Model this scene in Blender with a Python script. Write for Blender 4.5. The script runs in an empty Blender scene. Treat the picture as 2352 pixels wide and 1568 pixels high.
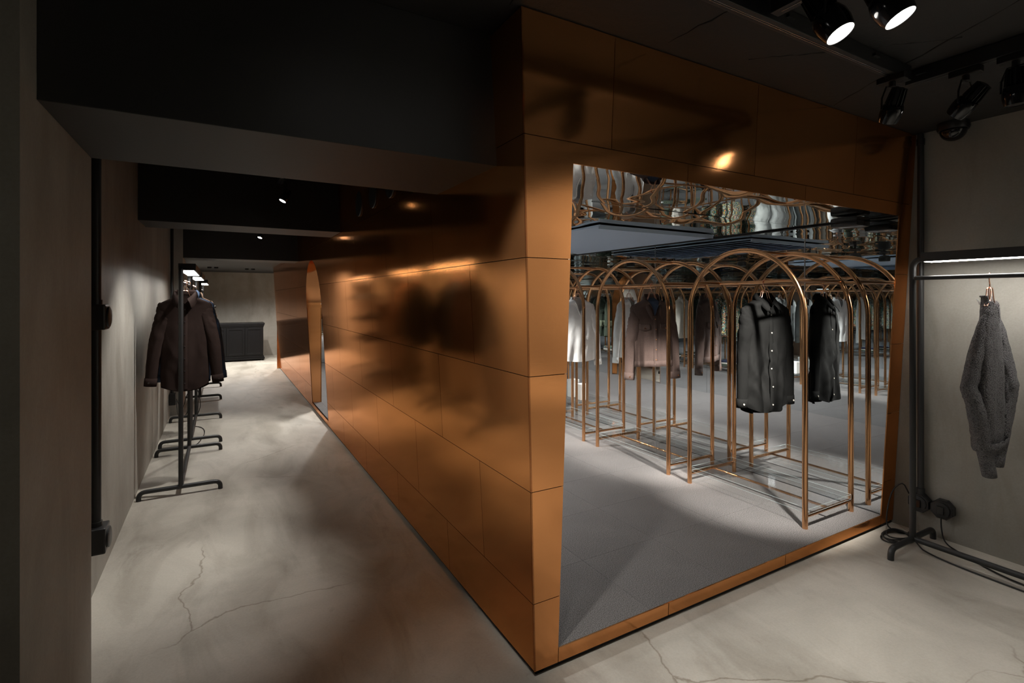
import bpy, bmesh, math, random
from mathutils import Vector, Matrix, noise
R = random.Random(7)
sc = bpy.context.scene
C = sc.collection
PI = math.pi

# ------------------------------------------------------------------ camera
cam = bpy.data.cameras.new('camera')
cam.sensor_width = 36.0
cam.lens = 36.0 * 1175.0 / 2352.0
cam.shift_y = -(784 - 683.5) / 2352.0
cam.clip_start = 0.03
camo = bpy.data.objects.new('camera', cam); C.objects.link(camo)
camo.location = (0, 0, 1.5)
camo.rotation_euler = (PI / 2, 0, -math.atan(668 / 1175.0))
sc.camera = camo
# ------------------------------------------------------------------ world, view
w = bpy.data.worlds.new('world'); sc.world = w; w.use_nodes = True
w.node_tree.nodes['Background'].inputs[0].default_value = (0.01, 0.01, 0.011, 1)
w.node_tree.nodes['Background'].inputs[1].default_value = 1.0
sc.view_settings.view_transform = 'Standard'
sc.view_settings.look = 'None'
sc.view_settings.gamma = 1.0
sc.view_settings.use_curve_mapping = False
sc.view_settings.exposure = 0.12
sc.cycles.max_bounces = 13
sc.cycles.glossy_bounces = 13
sc.cycles.diffuse_bounces = 4
sc.cycles.transmission_bounces = 12
sc.cycles.transparent_max_bounces = 24
sc.cycles.sample_clamp_indirect = 4.0
sc.cycles.caustics_reflective = True
sc.cycles.blur_glossy = 0.5
# lamp strengths in one place
P_TRACK = 95.0      # shop-front track heads
P_IN = 520.0         # heads aimed into the copper room, and the added unseen heads
P_CORR = 92.0       # passage heads
E_LED = 24.0        # light bars of the black racks
P_ROOM = 320.0       # small heads on the mirror ceiling

# ------------------------------------------------------------------ object helpers
def mesh_from(name, v, f, smooth=False):
    m = bpy.data.meshes.new(name); m.from_pydata([tuple(p) for p in v], [], f); m.update()
    if smooth:
        m.polygons.foreach_set('use_smooth', [True] * len(m.polygons))
    return m
def obj(name, data, mat=None, parent=None):
    o = bpy.data.objects.new(name, data); C.objects.link(o)
    if mat is not None and data is not None:
        if len(data.materials) == 0: data.materials.append(mat)
    if parent: o.parent = parent
    return o
def tag(o, label=None, cat=None, group=None, kind=None):
    if label: o['label'] = label
    if cat: o['category'] = cat
    if group: o['group'] = group
    if kind: o['kind'] = kind
    return o
def thing(name, label, cat, loc=(0, 0, 0), rz=0, group=None):
    o = bpy.data.objects.new(name, None); C.objects.link(o)
    o.location = loc; o.rotation_euler = (0, 0, rz); o.empty_display_size = .05
    return tag(o, label, cat, group)
def struct(name, label=None):
    o = bpy.data.objects.new(name, None); C.objects.link(o); o['kind'] = 'structure'; o.empty_display_size = .05
    if label: o['label'] = label
    return o
def dup(root, loc, rz=None, label=None, group=None):
    r = root.copy(); C.objects.link(r); r.location = loc
    if rz is not None: r.rotation_euler = (0, 0, rz)
    if label: r['label'] = label
    if group: r['group'] = group
    for ch in list(root.children):
        c = ch.copy(); C.objects.link(c); c.parent = r
        for g in list(ch.children):
            d = g.copy(); C.objects.link(d); d.parent = c
    return r

class G:                      # a small geometry collector
    def __init__(s): s.v = []; s.f = []
    def add(s, v, f):
        b = len(s.v); s.v += [tuple(p) for p in v]; s.f += [tuple(i + b for i in q) for q in f]; return s
    def box(s, x0, x1, y0, y1, z0, z1):
        v = [(x, y, z) for z in (z0, z1) for y in (y0, y1) for x in (x0, x1)]
        return s.add(v, [(0, 2, 3, 1), (4, 5, 7, 6), (0, 1, 5, 4), (2, 6, 7, 3), (0, 4, 6, 2), (1, 3, 7, 5)])
    def bbox(s, x0, x1, y0, y1, z0, z1, b=.004):      # box with bevelled edges
        bm = bmesh.new()
        bmesh.ops.create_cube(bm, size=1)
        for q in bm.verts: q.co = Vector(((x0 + x1) / 2 + q.co.x * (x1 - x0), (y0 + y1) / 2 + q.co.y * (y1 - y0), (z0 + z1) / 2 + q.co.z * (z1 - z0)))
        bmesh.ops.bevel(bm, geom=bm.edges[:], offset=b, segments=2, affect='EDGES', profile=.6)
        bm.verts.index_update()
        s.add([q.co[:] for q in bm.verts], [[q.index for q in p.verts] for p in bm.faces]); bm.free(); return s
    def tube(s, pts, r, n=12, cap=True, closed=False):
        pts = [Vector(p) for p in pts]; k = len(pts)
        rad = r if isinstance(r, (list, tuple)) else [r] * k
        t0 = (pts[1] - pts[0]).normalized()
        up = Vector((0, 0, 1)) if abs(t0.z) < .9 else Vector((1, 0, 0))
        nx = t0.cross(up).normalized(); v = []; f = []
        for i, p in enumerate(pts):
            if closed: t = (pts[(i + 1) % k] - pts[i - 1]).normalized()
            else: t = (pts[min(i + 1, k - 1)] - pts[max(i - 1, 0)]).normalized()
            nx = (nx - t * nx.dot(t)).normalized(); ny = t.cross(nx)
            for j in range(n):
                a = 2 * PI * j / n; v.append(p + (nx * math.cos(a) + ny * math.sin(a)) * rad[i])
        for i in range(k if closed else k - 1):
            for j in range(n):
                a = i * n + j; b = i * n + (j + 1) % n; c = ((i + 1) % k) * n
                f.append((a, b, c + (j + 1) % n, c + j))
        if cap and not closed:
            f.append(tuple(range(n))[::-1]); f.append(tuple((k - 1) * n + j for j in range(n)))
        return s.add(v, f)
    def lathe(s, prof, n=24, M=None):            # profile (r,z) spun round z, then moved by M
        v = []; f = []
        for r, z in prof:
            for j in range(n):
                a = 2 * PI * j / n; p = Vector((r * math.cos(a), r * math.sin(a), z)); v.append(M @ p if M else p)
        for i in range(len(prof) - 1):
            for j in range(n):
                f.append((i * n + j, i * n + (j + 1) % n, (i + 1) * n + (j + 1) % n, (i + 1) * n + j))
        f.append(tuple(range(n))[::-1]); f.append(tuple((len(prof) - 1) * n + j for j in range(n)))
        return s.add(v, f)
    def ob(s, name, mat, parent=None, smooth=False, auto=None):
        m = mesh_from(name, s.v, s.f, smooth)
        if auto: m.set_sharp_from_angle(angle=math.radians(auto))
        return obj(name, m, mat, parent)
def fillet(pts, r, n=6):                      # round the corners of a polyline
    pts = [Vector(p) for p in pts]; out = [pts[0]]
    for i in range(1, len(pts) - 1):
        a = (pts[i - 1] - pts[i]).normalized(); b = (pts[i + 1] - pts[i]).normalized()
        p0 = pts[i] + a * r; p1 = pts[i] + b * r
        for k in range(n + 1):
            t = k / n; out.append((1 - t) ** 2 * p0 + 2 * t * (1 - t) * pts[i] + t * t * p1)
    return out + [pts[-1]]
def smooth_path(pts, n=6):                    # Catmull-Rom
    P = [Vector(p) for p in pts]; P = [P[0] * 2 - P[1]] + P + [P[-1] * 2 - P[-2]]; out = []
    for i in range(1, len(P) - 2):
        for k in range(n):
            t = k / n
            out.append(.5 * ((2 * P[i]) + (P[i + 1] - P[i - 1]) * t + (2 * P[i - 1] - 5 * P[i] + 4 * P[i + 1] - P[i + 2]) * t * t + (3 * P[i] - P[i - 1] - 3 * P[i + 1] + P[i + 2]) * t ** 3))
    return out + [P[-2]]

# ------------------------------------------------------------------ materials
MATS = {}
def newmat(name, base, rough=.5, metal=0.0, spec=.5):
    m = bpy.data.materials.new(name); m.use_nodes = True; b = m.node_tree.nodes['Principled BSDF']
    b.inputs['Base Color'].default_value = (*base, 1); b.inputs['Roughness'].default_value = rough
    b.inputs['Metallic'].default_value = metal; b.inputs['Specular IOR Level'].default_value = spec
    MATS[name] = m; return m
class N:
    def __init__(s, m): s.t = m.node_tree; s.n = s.t.nodes; s.l = s.t.links; s.b = s.n['Principled BSDF']
    def node(s, kind, **kw):
        q = s.n.new(kind)
        for k, v in kw.items():
            if k.startswith('i_'): q.inputs[k[2:].replace('_', ' ')].default_value = v
            else: setattr(q, k, v)
        return q
    def link(s, a, b): s.l.new(a, b)
    def coord(s, scale=(1, 1, 1), kind='Object', rot=(0, 0, 0)):
        t = s.node('ShaderNodeTexCoord'); mp = s.node('ShaderNodeMapping')
        mp.inputs['Scale'].default_value = scale; mp.inputs['Rotation'].default_value = rot
        s.link(t.outputs[kind], mp.inputs[0]); return mp.outputs[0]
    def noise(s, vec, scale, detail=5, rough=.55, dist=0):
        q = s.node('ShaderNodeTexNoise'); q.inputs['Scale'].default_value = scale; q.inputs['Detail'].default_value = detail
        q.inputs['Roughness'].default_value = rough; q.inputs['Distortion'].default_value = dist
        s.link(vec, q.inputs['Vector']); return q.outputs['Fac']
    def ramp(s, fac, stops):
        q = s.node('ShaderNodeValToRGB'); e = q.color_ramp.elements
        while len(e) < len(stops): e.new(.5)
        for k, (p, c) in zip(e, stops): k.position = p; k.color = (*c, 1) if len(c) == 3 else c
        s.link(fac, q.inputs[0]); return q.outputs[0]
    def mix(s, fac, a, b, mode='MIX'):
        q = s.node('ShaderNodeMix', data_type='RGBA', blend_type=mode)
        for sock, val in ((q.inputs[0], fac), (q.inputs[6], a), (q.inputs[7], b)):
            if isinstance(val, (int, float)): sock.default_value = val
            elif isinstance(val, tuple): sock.default_value = (*val, 1)
            else: s.link(val, sock)
        return q.outputs[2]
    def bump(s, h, strength, dist=.01, prev=None):
        q = s.node('ShaderNodeBump'); q.inputs['Strength'].default_value = strength; q.inputs['Distance'].default_value = dist
        s.link(h, q.inputs['Height'])
        if prev is not None: s.link(prev, q.inputs['Normal'])
        s.link(q.outputs[0], s.b.inputs['Normal']); return q.outputs[0]
    def rough(s, fac, lo, hi):
        q = s.node('ShaderNodeMapRange'); q.inputs['To Min'].default_value = lo; q.inputs['To Max'].default_value = hi
        s.link(fac, q.inputs[0]); s.link(q.outputs[0], s.b.inputs['Roughness'])
g3 = lambda c: (c, c, c)

def concrete(name, lo, hi, streak, rough=(.42, .6), cracks=False, streakscale=(1, 1, 1)):
    m = newmat(name, hi, .5); n = N(m); v = n.coord()
    a = n.noise(v, .9, 8, .6, .6); b = n.noise(n.coord(streakscale), 2.2, 7, .62, .8)
    col = n.ramp(a, [(.3, lo), (.66, hi)])
    st = n.ramp(b, [(.32, streak), (.55, (1, 1, 1))])
    col = n.mix(.75, col, st, 'MULTIPLY')
    sp = n.ramp(n.noise(v, 90, 3, .7), [(.3, (.86, .85, .83)), (.6, (1, 1, 1))])
    col = n.mix(.6, col, sp, 'MULTIPLY')
    if cracks:
        wv = n.node('ShaderNodeTexNoise'); wv.inputs['Scale'].default_value = 2.2; wv.inputs['Detail'].default_value = 6
        n.link(v, wv.inputs['Vector'])
        mx = n.mix(.18, v, wv.outputs['Color'], 'LINEAR_LIGHT')
        vo = n.node('ShaderNodeTexVoronoi', feature='DISTANCE_TO_EDGE'); vo.inputs['Scale'].default_value = .62
        n.link(mx, vo.inputs['Vector'])
        cr = n.ramp(vo.outputs['Distance'], [(0.0, (.55, .51, .46)), (.0008, (.7, .66, .6)), (.0018, (1, 1, 1))])
        msk = n.ramp(n.noise(v, .55, 2, .4), [(.50, (0, 0, 0)), (.54, (1, 1, 1))])
        col = n.mix(msk, col, n.mix(1.0, col, cr, 'MULTIPLY'))
        sm = n.ramp(n.noise(n.coord((1.3, .5, 1), rot=(0, 0, .6)), 2.6, 9, .7, 1.4), [(.26, (.62, .6, .58)), (.4, (1, 1, 1))])
        col = n.mix(.8, col, sm, 'MULTIPLY')
    n.link(col, n.b.inputs['Base Color']); n.rough(b, *rough)
    n.bump(n.noise(v, 14, 6, .6), .12, .02)
    return m
concrete('floor_concrete', (.325, .306, .267), (.505, .479, .427), (.63, .61, .58), (.36, .6), True, (1.6, .55, 1))
concrete('wall_plaster', (.225, .214, .190), (.335, .322, .290), (.68, .66, .63), (.5, .7), False, (1.2, 1.2, .35))

def black(name, c, rough, bump=0, scale=40):
    m = newmat(name, c, rough); 
    if bump: n = N(m); n.bump(n.noise(n.coord(), scale, 6, .6), bump, .01)
    return m
black('ceiling_black', (.020, .0195, .019), .62, .25, 26)
black('beam_black', (.021, .021, .0205), .55, .05, 60)
black('black_metal', (.018, .019, .020), .42, .06, 300)
black('black_plastic', (.011, .011, .012), .35)
black('black_gloss', (.006, .006, .007), .12)
black('plinth_black', (.004, .004, .004), .7)
black('rubber', (.010, .010, .010), .5)
black('lamp_black', (.012, .012, .012), .33)

def copper(name, base, rough, wav):
    m = newmat(name, base, rough, 1.0); n = N(m)
    n.b.inputs['Metallic'].default_value = .92; n.b.inputs['Specular Tint'].default_value = (.95, .64, .44, 1)
    oi = n.node('ShaderNodeObjectInfo')
    c = n.ramp(oi.outputs['Random'], [(0, tuple(x * .90 for x in base)), (1, tuple(min(1, x * 1.06) for x in base))])
    br = n.noise(n.coord((1, 1, 260)), 6, 3, .6)
    c = n.mix(.35, c, n.ramp(br, [(.3, (.82, .8, .78)), (.7, (1, 1, 1))]), 'MULTIPLY')
    n.link(c, n.b.inputs['Base Color']); n.rough(br, rough - .03, rough + .05)
    h1 = n.noise(n.coord((1, 1, .55)), 1.7, 1.5, .4)
    p = n.bump(h1, wav, .05)
    n.bump(br, .03, .001, p)
    return m
copper('copper_sheet', (.73, .325, .125), .095, .025)
m = newmat('copper_tube', (.74, .40, .20), .2, 1.0); n = N(m); n.rough(n.noise(n.coord((1, 1, 1)), 8, 2), .10, .15)
newmat('rose_wire', (.88, .52, .38), .18, 1.0)
newmat('mirror', (.79, .825, .84), .0, 1.0)
newmat('mirror_ceiling', (.80, .81, .79), .0, 1.0)
newmat('steel', (.6, .6, .6), .25, 1.0)
newmat('grille_paint', (.36, .46, .60), .6)
newmat('white_box', (.82, .82, .80), .5)

m = newmat('carpet', (.145, .142, .145), .95, spec=.1); n = N(m); v = n.coord()
c = n.ramp(n.noise(v, 230, 3, .75), [(.36, (.032, .0305, .030)), (.64, (.168, .159, .155))])
c = n.mix(.5, c, n.ramp(n.noise(v, 3.2, 5, .6), [(.3, (.74, .74, .75)), (.7, (1.0, 1.0, 1.0))]), 'MULTIPLY')
n.link(c, n.b.inputs['Base Color']); n.bump(n.noise(v, 500, 2, .7), .25, .002)

# clear acrylic: see-through with a Fresnel sheen
m = bpy.data.materials.new('acrylic'); m.use_nodes = True; MATS['acrylic'] = m; t = m.node_tree
for q in list(t.nodes):
    if q.type != 'OUTPUT_MATERIAL': t.nodes.remove(q)
out = t.nodes['Material Output']
tr = t.nodes.new('ShaderNodeBsdfTransparent'); tr.inputs[0].default_value = (.985, .993, .992, 1)
gl = t.nodes.new('ShaderNodeBsdfGlossy'); gl.inputs['Roughness'].default_value = .07
lw = t.nodes.new('ShaderNodeLayerWeight'); lw.inputs[0].default_value = .5
fr = t.nodes.new('ShaderNodeMapRange'); fr.inputs[1].default_value = .45; fr.inputs[3].default_value = .035; fr.inputs[4].default_value = .32; t.links.new(lw.outputs['Facing'], fr.inputs[0])
mx = t.nodes.new('ShaderNodeMixShader')
t.links.new(fr.outputs[0], mx.inputs[0]); t.links.new(tr.outputs[0], mx.inputs[1]); t.links.new(gl.outputs[0], mx.inputs[2]); t.links.new(mx.outputs[0], out.inputs[0])
newmat('acrylic_edge', (.30, .37, .37), .12)
m = newmat('smoked_dome', (.008, .008, .009), .05)

def emit(name, col, strength):
    m = newmat(name, (0, 0, 0), .5); b = m.node_tree.nodes['Principled BSDF']
    b.inputs['Emission Color'].default_value = (*col, 1); b.inputs['Emission Strength'].default_value = strength; return m
emit('led_white', (1, .96, .90), E_LED)
emit('lens_lit', (1, .96, .9), 14)
emit('lens_room', (1, .95, .88), 10)
emit('red_led', (1, .05, .02), 3)

def fabric(name, c, var=.25, rough=.85, weave=600, bump=.15, wr=.3):
    m = newmat(name, c, rough, spec=.2 if max(c) > .04 else .04); n = N(m); v = n.coord()
    a = n.noise(v, weave, 2, .7); b = n.noise(v, 9, 5, .6)
    col = n.mix(1.0, n.ramp(a, [(.3, tuple(x * (1 - var) for x in c)), (.7, tuple(min(1, x * (1 + var)) for x in c))]), n.ramp(b, [(.3, g3(.85)), (.7, g3(1.0))]), 'MULTIPLY')
    n.link(col, n.b.inputs['Base Color'])
    pass
    p = n.bump(n.noise(n.coord((1, 1, .6)), 16, 3, .5), wr * .5, .015); n.bump(a, bump, .002, p); return m
fabric('cotton_brown', (.031, .0205, .018), .2)
fabric('cotton_black', (.0045, .0045, .0043), .25, wr=.45)
fabric('cotton_white', (.74, .75, .75), .04, wr=.3)
fabric('suede_brown', (.085, .058, .050), .3, weave=300, wr=.35)
fabric('denim_blue', (.04, .062, .105), .35, weave=500)
fabric('wool_grey', (.13, .135, .13), .2)
fabric('olive', (.060, .075, .055), .2, wr=.4)
fabric('olive_patch', (.20, .22, .15), .2)
fabric('navy', (.022, .028, .055), .2)
fabric('cream', (.50, .47, .42), .12)
fabric('fur_brown', (.10, .062, .04), .5, weave=90, bump=.8)
fabric('label_cloth', (.62, .62, .58), .05)
m = newmat('boucle', (.105, .105, .112), .95, spec=.1); n = N(m); v = n.coord()
vo = n.node('ShaderNodeTexVoronoi'); vo.inputs['Scale'].default_value = 230; vo.inputs['Randomness'].default_value = 1
n.link(n.mix(.02, v, n.node('ShaderNodeTexNoise').outputs['Color'], 'ADD'), vo.inputs['Vector'])
n.link(n.ramp(vo.outputs['Distance'], [(0, (.27, .262, .265)), (.55, (.15, .146, .15)), (1, (.05, .049, .052))]), n.b.inputs['Base Color'])
iv = n.node('ShaderNodeInvert'); n.link(vo.outputs['Distance'], iv.inputs[1]); n.bump(iv.outputs[0], .9, .007)
m = newmat('floral', (.2, .3, .2), .8); n = N(m); v = n.coord()
vo = n.node('ShaderNodeTexVoronoi'); vo.inputs['Scale'].default_value = 75; n.link(v, vo.inputs['Vector'])
rnd = n.node('ShaderNodeSeparateColor'); n.link(vo.outputs['Color'], rnd.inputs[0])
rp = n.node('ShaderNodeValToRGB'); rp.color_ramp.interpolation = 'CONSTANT'; e = rp.color_ramp.elements
cols = [(.02, .03, .024), (.36, .37, .33), (.04, .07, .045), (.36, .07, .03), (.022, .035, .03), (.02, .17, .15), (.3, .3, .26), (.34, .24, .04), (.03, .05, .035), (.02, .03, .03), (.05, .08, .06), (.02, .028, .024)]
while len(e) < len(cols): e.new(.5)
for i, c in enumerate(cols): e[i].position = i / len(cols); e[i].color = (*c, 1)
n.link(rnd.outputs[0], rp.inputs[0]); n.link(rp.outputs[0], n.b.inputs['Base Color'])
m = newmat('black_wood', (.014, .014, .015), .38, spec=.2); n = N(m); v = n.coord((1, 1, 8))
n.link(n.ramp(n.noise(n.coord(), 22, 8, .75, .6), [(.62, (.0045, .0045, .005)), (.78, (.03, .03, .031))]), n.b.inputs['Base Color']); n.bump(n.noise(v, 20, 5), .15, .005)
newmat('button_pale', (.30, .28, .24), .35); newmat('button_dark', (.03, .024, .022), .35); newmat('button_copper', (.55, .26, .12), .3, 1.0)
M = MATS

# ------------------------------------------------------------------ the shell
ZC = 2.55; XR = 3.90; XW = -.564; XCOL = -.43; FZ = .08; CZ = 2.02
XL, XM, YB = 1.187, 3.755, 11.75      # copper room inside: left mirror, right mirror, far mirror
cx = lambda z: 1.077 - .0557 * z      # leaning copper side wall
cy = lambda z: 1.713 - .0529 * z      # leaning copper front wall
tag(G().box(-3.2, XR, -3.6, 15.3, -.12, 0).ob('floor', M['floor_concrete']), 'pale trowelled concrete floor with hairline cracks', kind='structure')
o = G().box(-3.3, XR, -3.7, 8.4, ZC, ZC + .12).box(-.6, XR, 8.4, 15.3, 2.14, 2.26).box(-.6, XR, 8.38, 8.4, 2.14, 2.6).ob('ceiling', M['ceiling_black'])
tag(o, 'black painted rough concrete ceiling', kind='structure')
ceil = o; rs = random.Random(9)
for (x0, y0, x1, y1) in [(.9, 1.60, .92, .6), (1.60, 1.52, 1.66, .25), (2.02, 1.45, 2.6, .9), (2.9, 1.56, 2.2, .2), (3.3, 1.0, 3.1, -.6), (1.0, .9, 3.6, .35)]:
    K = 24; pts = []
    for i in range(K + 1):
        q = i / K; pts.append((x0 + (x1 - x0) * q + rs.uniform(-.008, .008), y0 + (y1 - y0) * q + rs.uniform(-.008, .008), ZC + .0005))
    G().tube(pts, [rs.uniform(.0015, .0055) for _ in pts], 6).ob('slab_seam', M['plinth_black'], ceil, True)
o = G().box(-3.2, XCOL, 1.69, 2.485, 0, ZC).box(XW - .4, XW, 2.485, 14.9, 0, ZC).box(XW, XCOL, 7.8, 8.4, 0, ZC).box(-3.3, -3.2, -3.6, 1.69, 0, ZC).ob('wall_left', M['wall_plaster'])
tag(o, 'grey trowelled plaster wall with projecting piers along the passage', kind='structure')
tag(G().box(XR, XR + .15, -3.6, 14.9, 0, ZC).ob('wall_right', M['wall_plaster']), 'grey plaster wall right of the copper front', kind='structure')
tag(G().box(-.6, XR, 14.75, 14.9, 0, 2.2).ob('wall_far', M['wall_plaster']), 'dim plaster wall behind the black sideboard', kind='structure')
tag(G().box(-3.3, XR + .15, -3.75, -3.6, 0, ZC).ob('wall_back', M['wall_plaster']), kind='structure')
for i, (y0, y1, z0, lab) in enumerate([(1.82, 2.478, 2.03, 'deep black beam box across the passage mouth'), (4.9, 5.37, 2.105, 'second black beam box across the passage'), (7.88, 8.36, 2.02, 'third black beam box before the low far ceiling')]):
    tag(G().bbox(XCOL if i != 1 else XW, cx(z0) + .004, y0, y1, z0, ZC, .003).ob('trim_%d' % (i + 1), M['beam_black']), lab, kind='structure')

# copper cladding: every sheet its own piece with an open joint
GAP = .0014; TH = .006
ROWS = [(.022, .30), (.30, .75), (.75, 1.2), (1.2, 1.65), (1.65, 2.10), (2.10, ZC - .004)]
def plate(name, poly, mapf, inward, mat, parent, th=TH):
    n_ = len(poly); fr_ = [Vector(mapf(*p)) for p in poly]; bk = [p + Vector(inward) * th for p in fr_]
    f = [tuple(range(n_)), tuple(range(2 * n_ - 1, n_ - 1, -1))] + [(i, n_ + i, n_ + (i + 1) % n_, (i + 1) % n_) for i in range(n_)]
    bm = bmesh.new(); vs = [bm.verts.new(p) for p in fr_ + bk]
    for q in f:
        try: bm.faces.new([vs[i] for i in q])
        except ValueError: pass
    bmesh.ops.recalc_face_normals(bm, faces=bm.faces[:])
    me = bpy.data.meshes.new(name); bm.to_mesh(me); bm.free()
    return obj(name, me, mat, parent)
DC, DH, DS = 6.755, .595, 1.366       # arched doorway: centre y, half width, spring height
def hw(z):
    if z < FZ: return 0
    if z <= DS: return DH
    return math.sqrt(max(0, DH * DH - (z - DS) ** 2))
def door_split(y0, y1, z0, z1):       # rectangle minus the arch, as polygons in (y, z)
    if y1 <= DC - DH or y0 >= DC + DH or z0 >= DS + DH: return [[(y0, z0), (y1, z0), (y1, z1), (y0, z1)]]
    zs = sorted(set([z0, z1] + [q for q in [FZ, FZ + 1e-4, DS, DS + DH] if z0 < q < z1] + [z0 + (z1 - z0) * i / 22 for i in range(23)] + [DS + DH * math.sin(a * PI / 48) for a in range(25) if z0 < DS + DH * math.sin(a * PI / 48) < z1]))
    out = []
    if y0 < DC:
        L = [(z, min(y1, DC - hw(z))) for z in zs if min(y1, DC - hw(z)) > y0 + 1e-5]
        if len(L) > 1: out.append([(y0, L[0][0])] + [(y, z) for z, y in L] + [(y0, L[-1][0])])
    if y1 > DC:
        L = [(z, max(y0, DC + hw(z))) for z in zs if max(y0, DC + hw(z)) < y1 - 1e-5]
        if len(L) > 1: out.append([(y1, L[0][0])] + [(y, z) for z, y in L] + [(y1, L[-1][0])])
    return out
side = struct('wall_copper_side', 'long copper clad wall of the passage with an arched doorway')
smap = lambda y, z: (cx(z), y, z)
YE = 11.9
for i, (z0, z1) in enumerate(ROWS):
    cuts = [(2.574 if i % 2 == 0 else 2.125) + .9 * k for k in range(12)]
    cuts = [c for c in cuts if c < YE - .1]
    for j in range(len(cuts) + 1):
        a = None if j == 0 else cuts[j - 1] + GAP
        b = YE if j == len(cuts) else cuts[j] - GAP
        if a is None:
            plate('panel', [(cy(z0 + GAP), z0 + GAP), (b, z0 + GAP), (b, z1 - GAP), (cy(z1 - GAP), z1 - GAP)], smap, (1, 0, 0), M['copper_sheet'], side)
        else:
            for pl in door_split(a, b, z0 + GAP, z1 - GAP): plate('panel', pl, smap, (1, 0, 0), M['copper_sheet'], side)
OX0, OX1 = XL, 3.738
front = struct('wall_copper_front', 'copper clad front wall framing the bright mirrored room')
fmap = lambda x, z: (x, cy(z), z)
def fplate(poly): plate('panel', poly, fmap, (0, 1, 0), M['copper_sheet'], front)
def rect(x0, x1, z0, z1, corner=False):
    fplate([(cx(z0) if corner else x0, z0), (x1, z0), (x1, z1), (cx(z1) if corner else x0, z1)])
z0, z1 = ROWS[0]; rect(0, OX0, z0, z1 - GAP, True)
for a, b in ((OX0 + .003, 1.81), (1.81 + GAP * 2, 2.708), (2.708 + GAP * 2, OX1)): rect(a, b - GAP, z0, FZ)
rect(OX1 + GAP, XR - .006, z0, z1 - GAP)
for z0, z1 in ROWS[1:4]:
    rect(0, OX0, z0 + GAP, z1 - GAP, True); rect(OX1 + GAP, XR - .006, z0 + GAP, z1 - GAP)
z0, z1 = ROWS[4]
fplate([(cx(z0 + GAP), z0 + GAP), (OX0, z0 + GAP), (OX0, CZ), (1.82 - GAP, CZ), (1.82 - GAP, z1 - GAP), (cx(z1 - GAP), z1 - GAP)])
rect(1.82 + GAP, 2.72 - GAP, CZ, z1 - GAP)
fplate([(2.72 + GAP, CZ), (OX1, CZ), (OX1, z0 + GAP), (XR - .006, z0 + GAP), (XR - .006, z1 - GAP), (2.72 + GAP, z1 - GAP)])
z0, z1 = ROWS[5]
rect(0, 1.374 - GAP, z0 + GAP, z1, True)
for a, b in ((1.374, 2.286), (2.286, 3.19)): rect(a + GAP, b - GAP, z0 + GAP, z1)
rect(3.19 + GAP, XR - .006, z0 + GAP, z1)
# wall core behind the sheets (seen only as dark joints), reveals and plinth
core = G()
core.add([(cx(0) + .02, cy(0) + .02, 0), (cx(ZC) + .02, cy(ZC) + .02, ZC), (cx(ZC) + .02, DC - DH - .02, ZC), (cx(0) + .02, DC - DH - .02, 0),
          (XL - .02, cy(0) + .02, 0), (XL - .02, cy(ZC) + .02, ZC), (XL - .02, DC - DH - .02, ZC), (XL - .02, DC - DH - .02, 0)],
         [(0, 1, 2, 3), (7, 6, 5, 4), (0, 4, 5, 1), (2, 6, 7, 3)])
core.add([(cx(0) + .02, DC + DH + .02, 0), (cx(ZC) + .02, DC + DH + .02, ZC), (cx(ZC) + .02, YE, ZC), (cx(0) + .02, YE, 0)], [(0, 1, 2, 3)])
core.box(XL - .02, XR - .005, cy(CZ) + .012, cy(CZ) + .03, CZ + .04, ZC)
core.box(OX1 + .02, XR - .005, cy(FZ) + .012, cy(FZ) + .02, 0, CZ - .2)
tag(core.ob('trim_4', M['plinth_black']), 'dark backing behind the copper sheets', kind='structure')
pl = G()
pl.box(cx(0) + .012, XR - .01, cy(0) + .012, cy(0) + .05, 0, .03).box(cx(0) + .012, cx(0) + .05, cy(0) + .012, YE, 0, .03)
tag(pl.ob('baseboard_copper', M['plinth_black']), 'thin black recessed plinth under the copper walls', kind='structure')
# far end of the copper box
tag(G().box(cx(1) + .01, XR - .01, YE, YE + .02, 0, 2.52).ob('wall_copper_far', M['copper_sheet']), kind='structure')
# doorway lining
v, f = [], []; arc = [(DC - DH, FZ)] + [(DC - DH * math.cos(a * PI / 40), DS + DH * math.sin(a * PI / 40)) for a in range(41)] + [(DC + DH, FZ)]
for y, z in arc: v += [(cx(z) - .001, y, z), (XL + .004, y, z), ]
f = [(2 * i, 2 * i + 1, 2 * i + 3, 2 * i + 2) for i in range(len(arc) - 1)]
dr = obj('door_1', mesh_from('door_1', v, f, True), M['copper_sheet']); tag(dr, 'tall arched doorway lined with smooth copper', kind='structure')
# round vents high on the side wall
for k, (y, lab) in enumerate([(4.13, 'farthest of the three round black vents high on the copper wall'), (3.70, 'middle round black vent high on the copper wall'), (3.27, 'nearest round black vent high on the copper wall')]):
    zv = 2.245; t = thing('wall_vent', lab, 'vent', (cx(zv), y, zv), 0, 'round vents in the copper wall')
    Mx = Matrix.Rotation(-PI / 2, 4, 'Y')
    G().lathe([(.082, -.004), (.098, -.004), (.1, .001), (.098, .006), (.082, .006)], 32, Mx).ob('rim', M['black_metal'], t, True, 40)
    G().lathe([(.0, .003), (.082, .003), (.082, -.002)], 32, Mx).ob('opening', M['plinth_black'], t)

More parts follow.
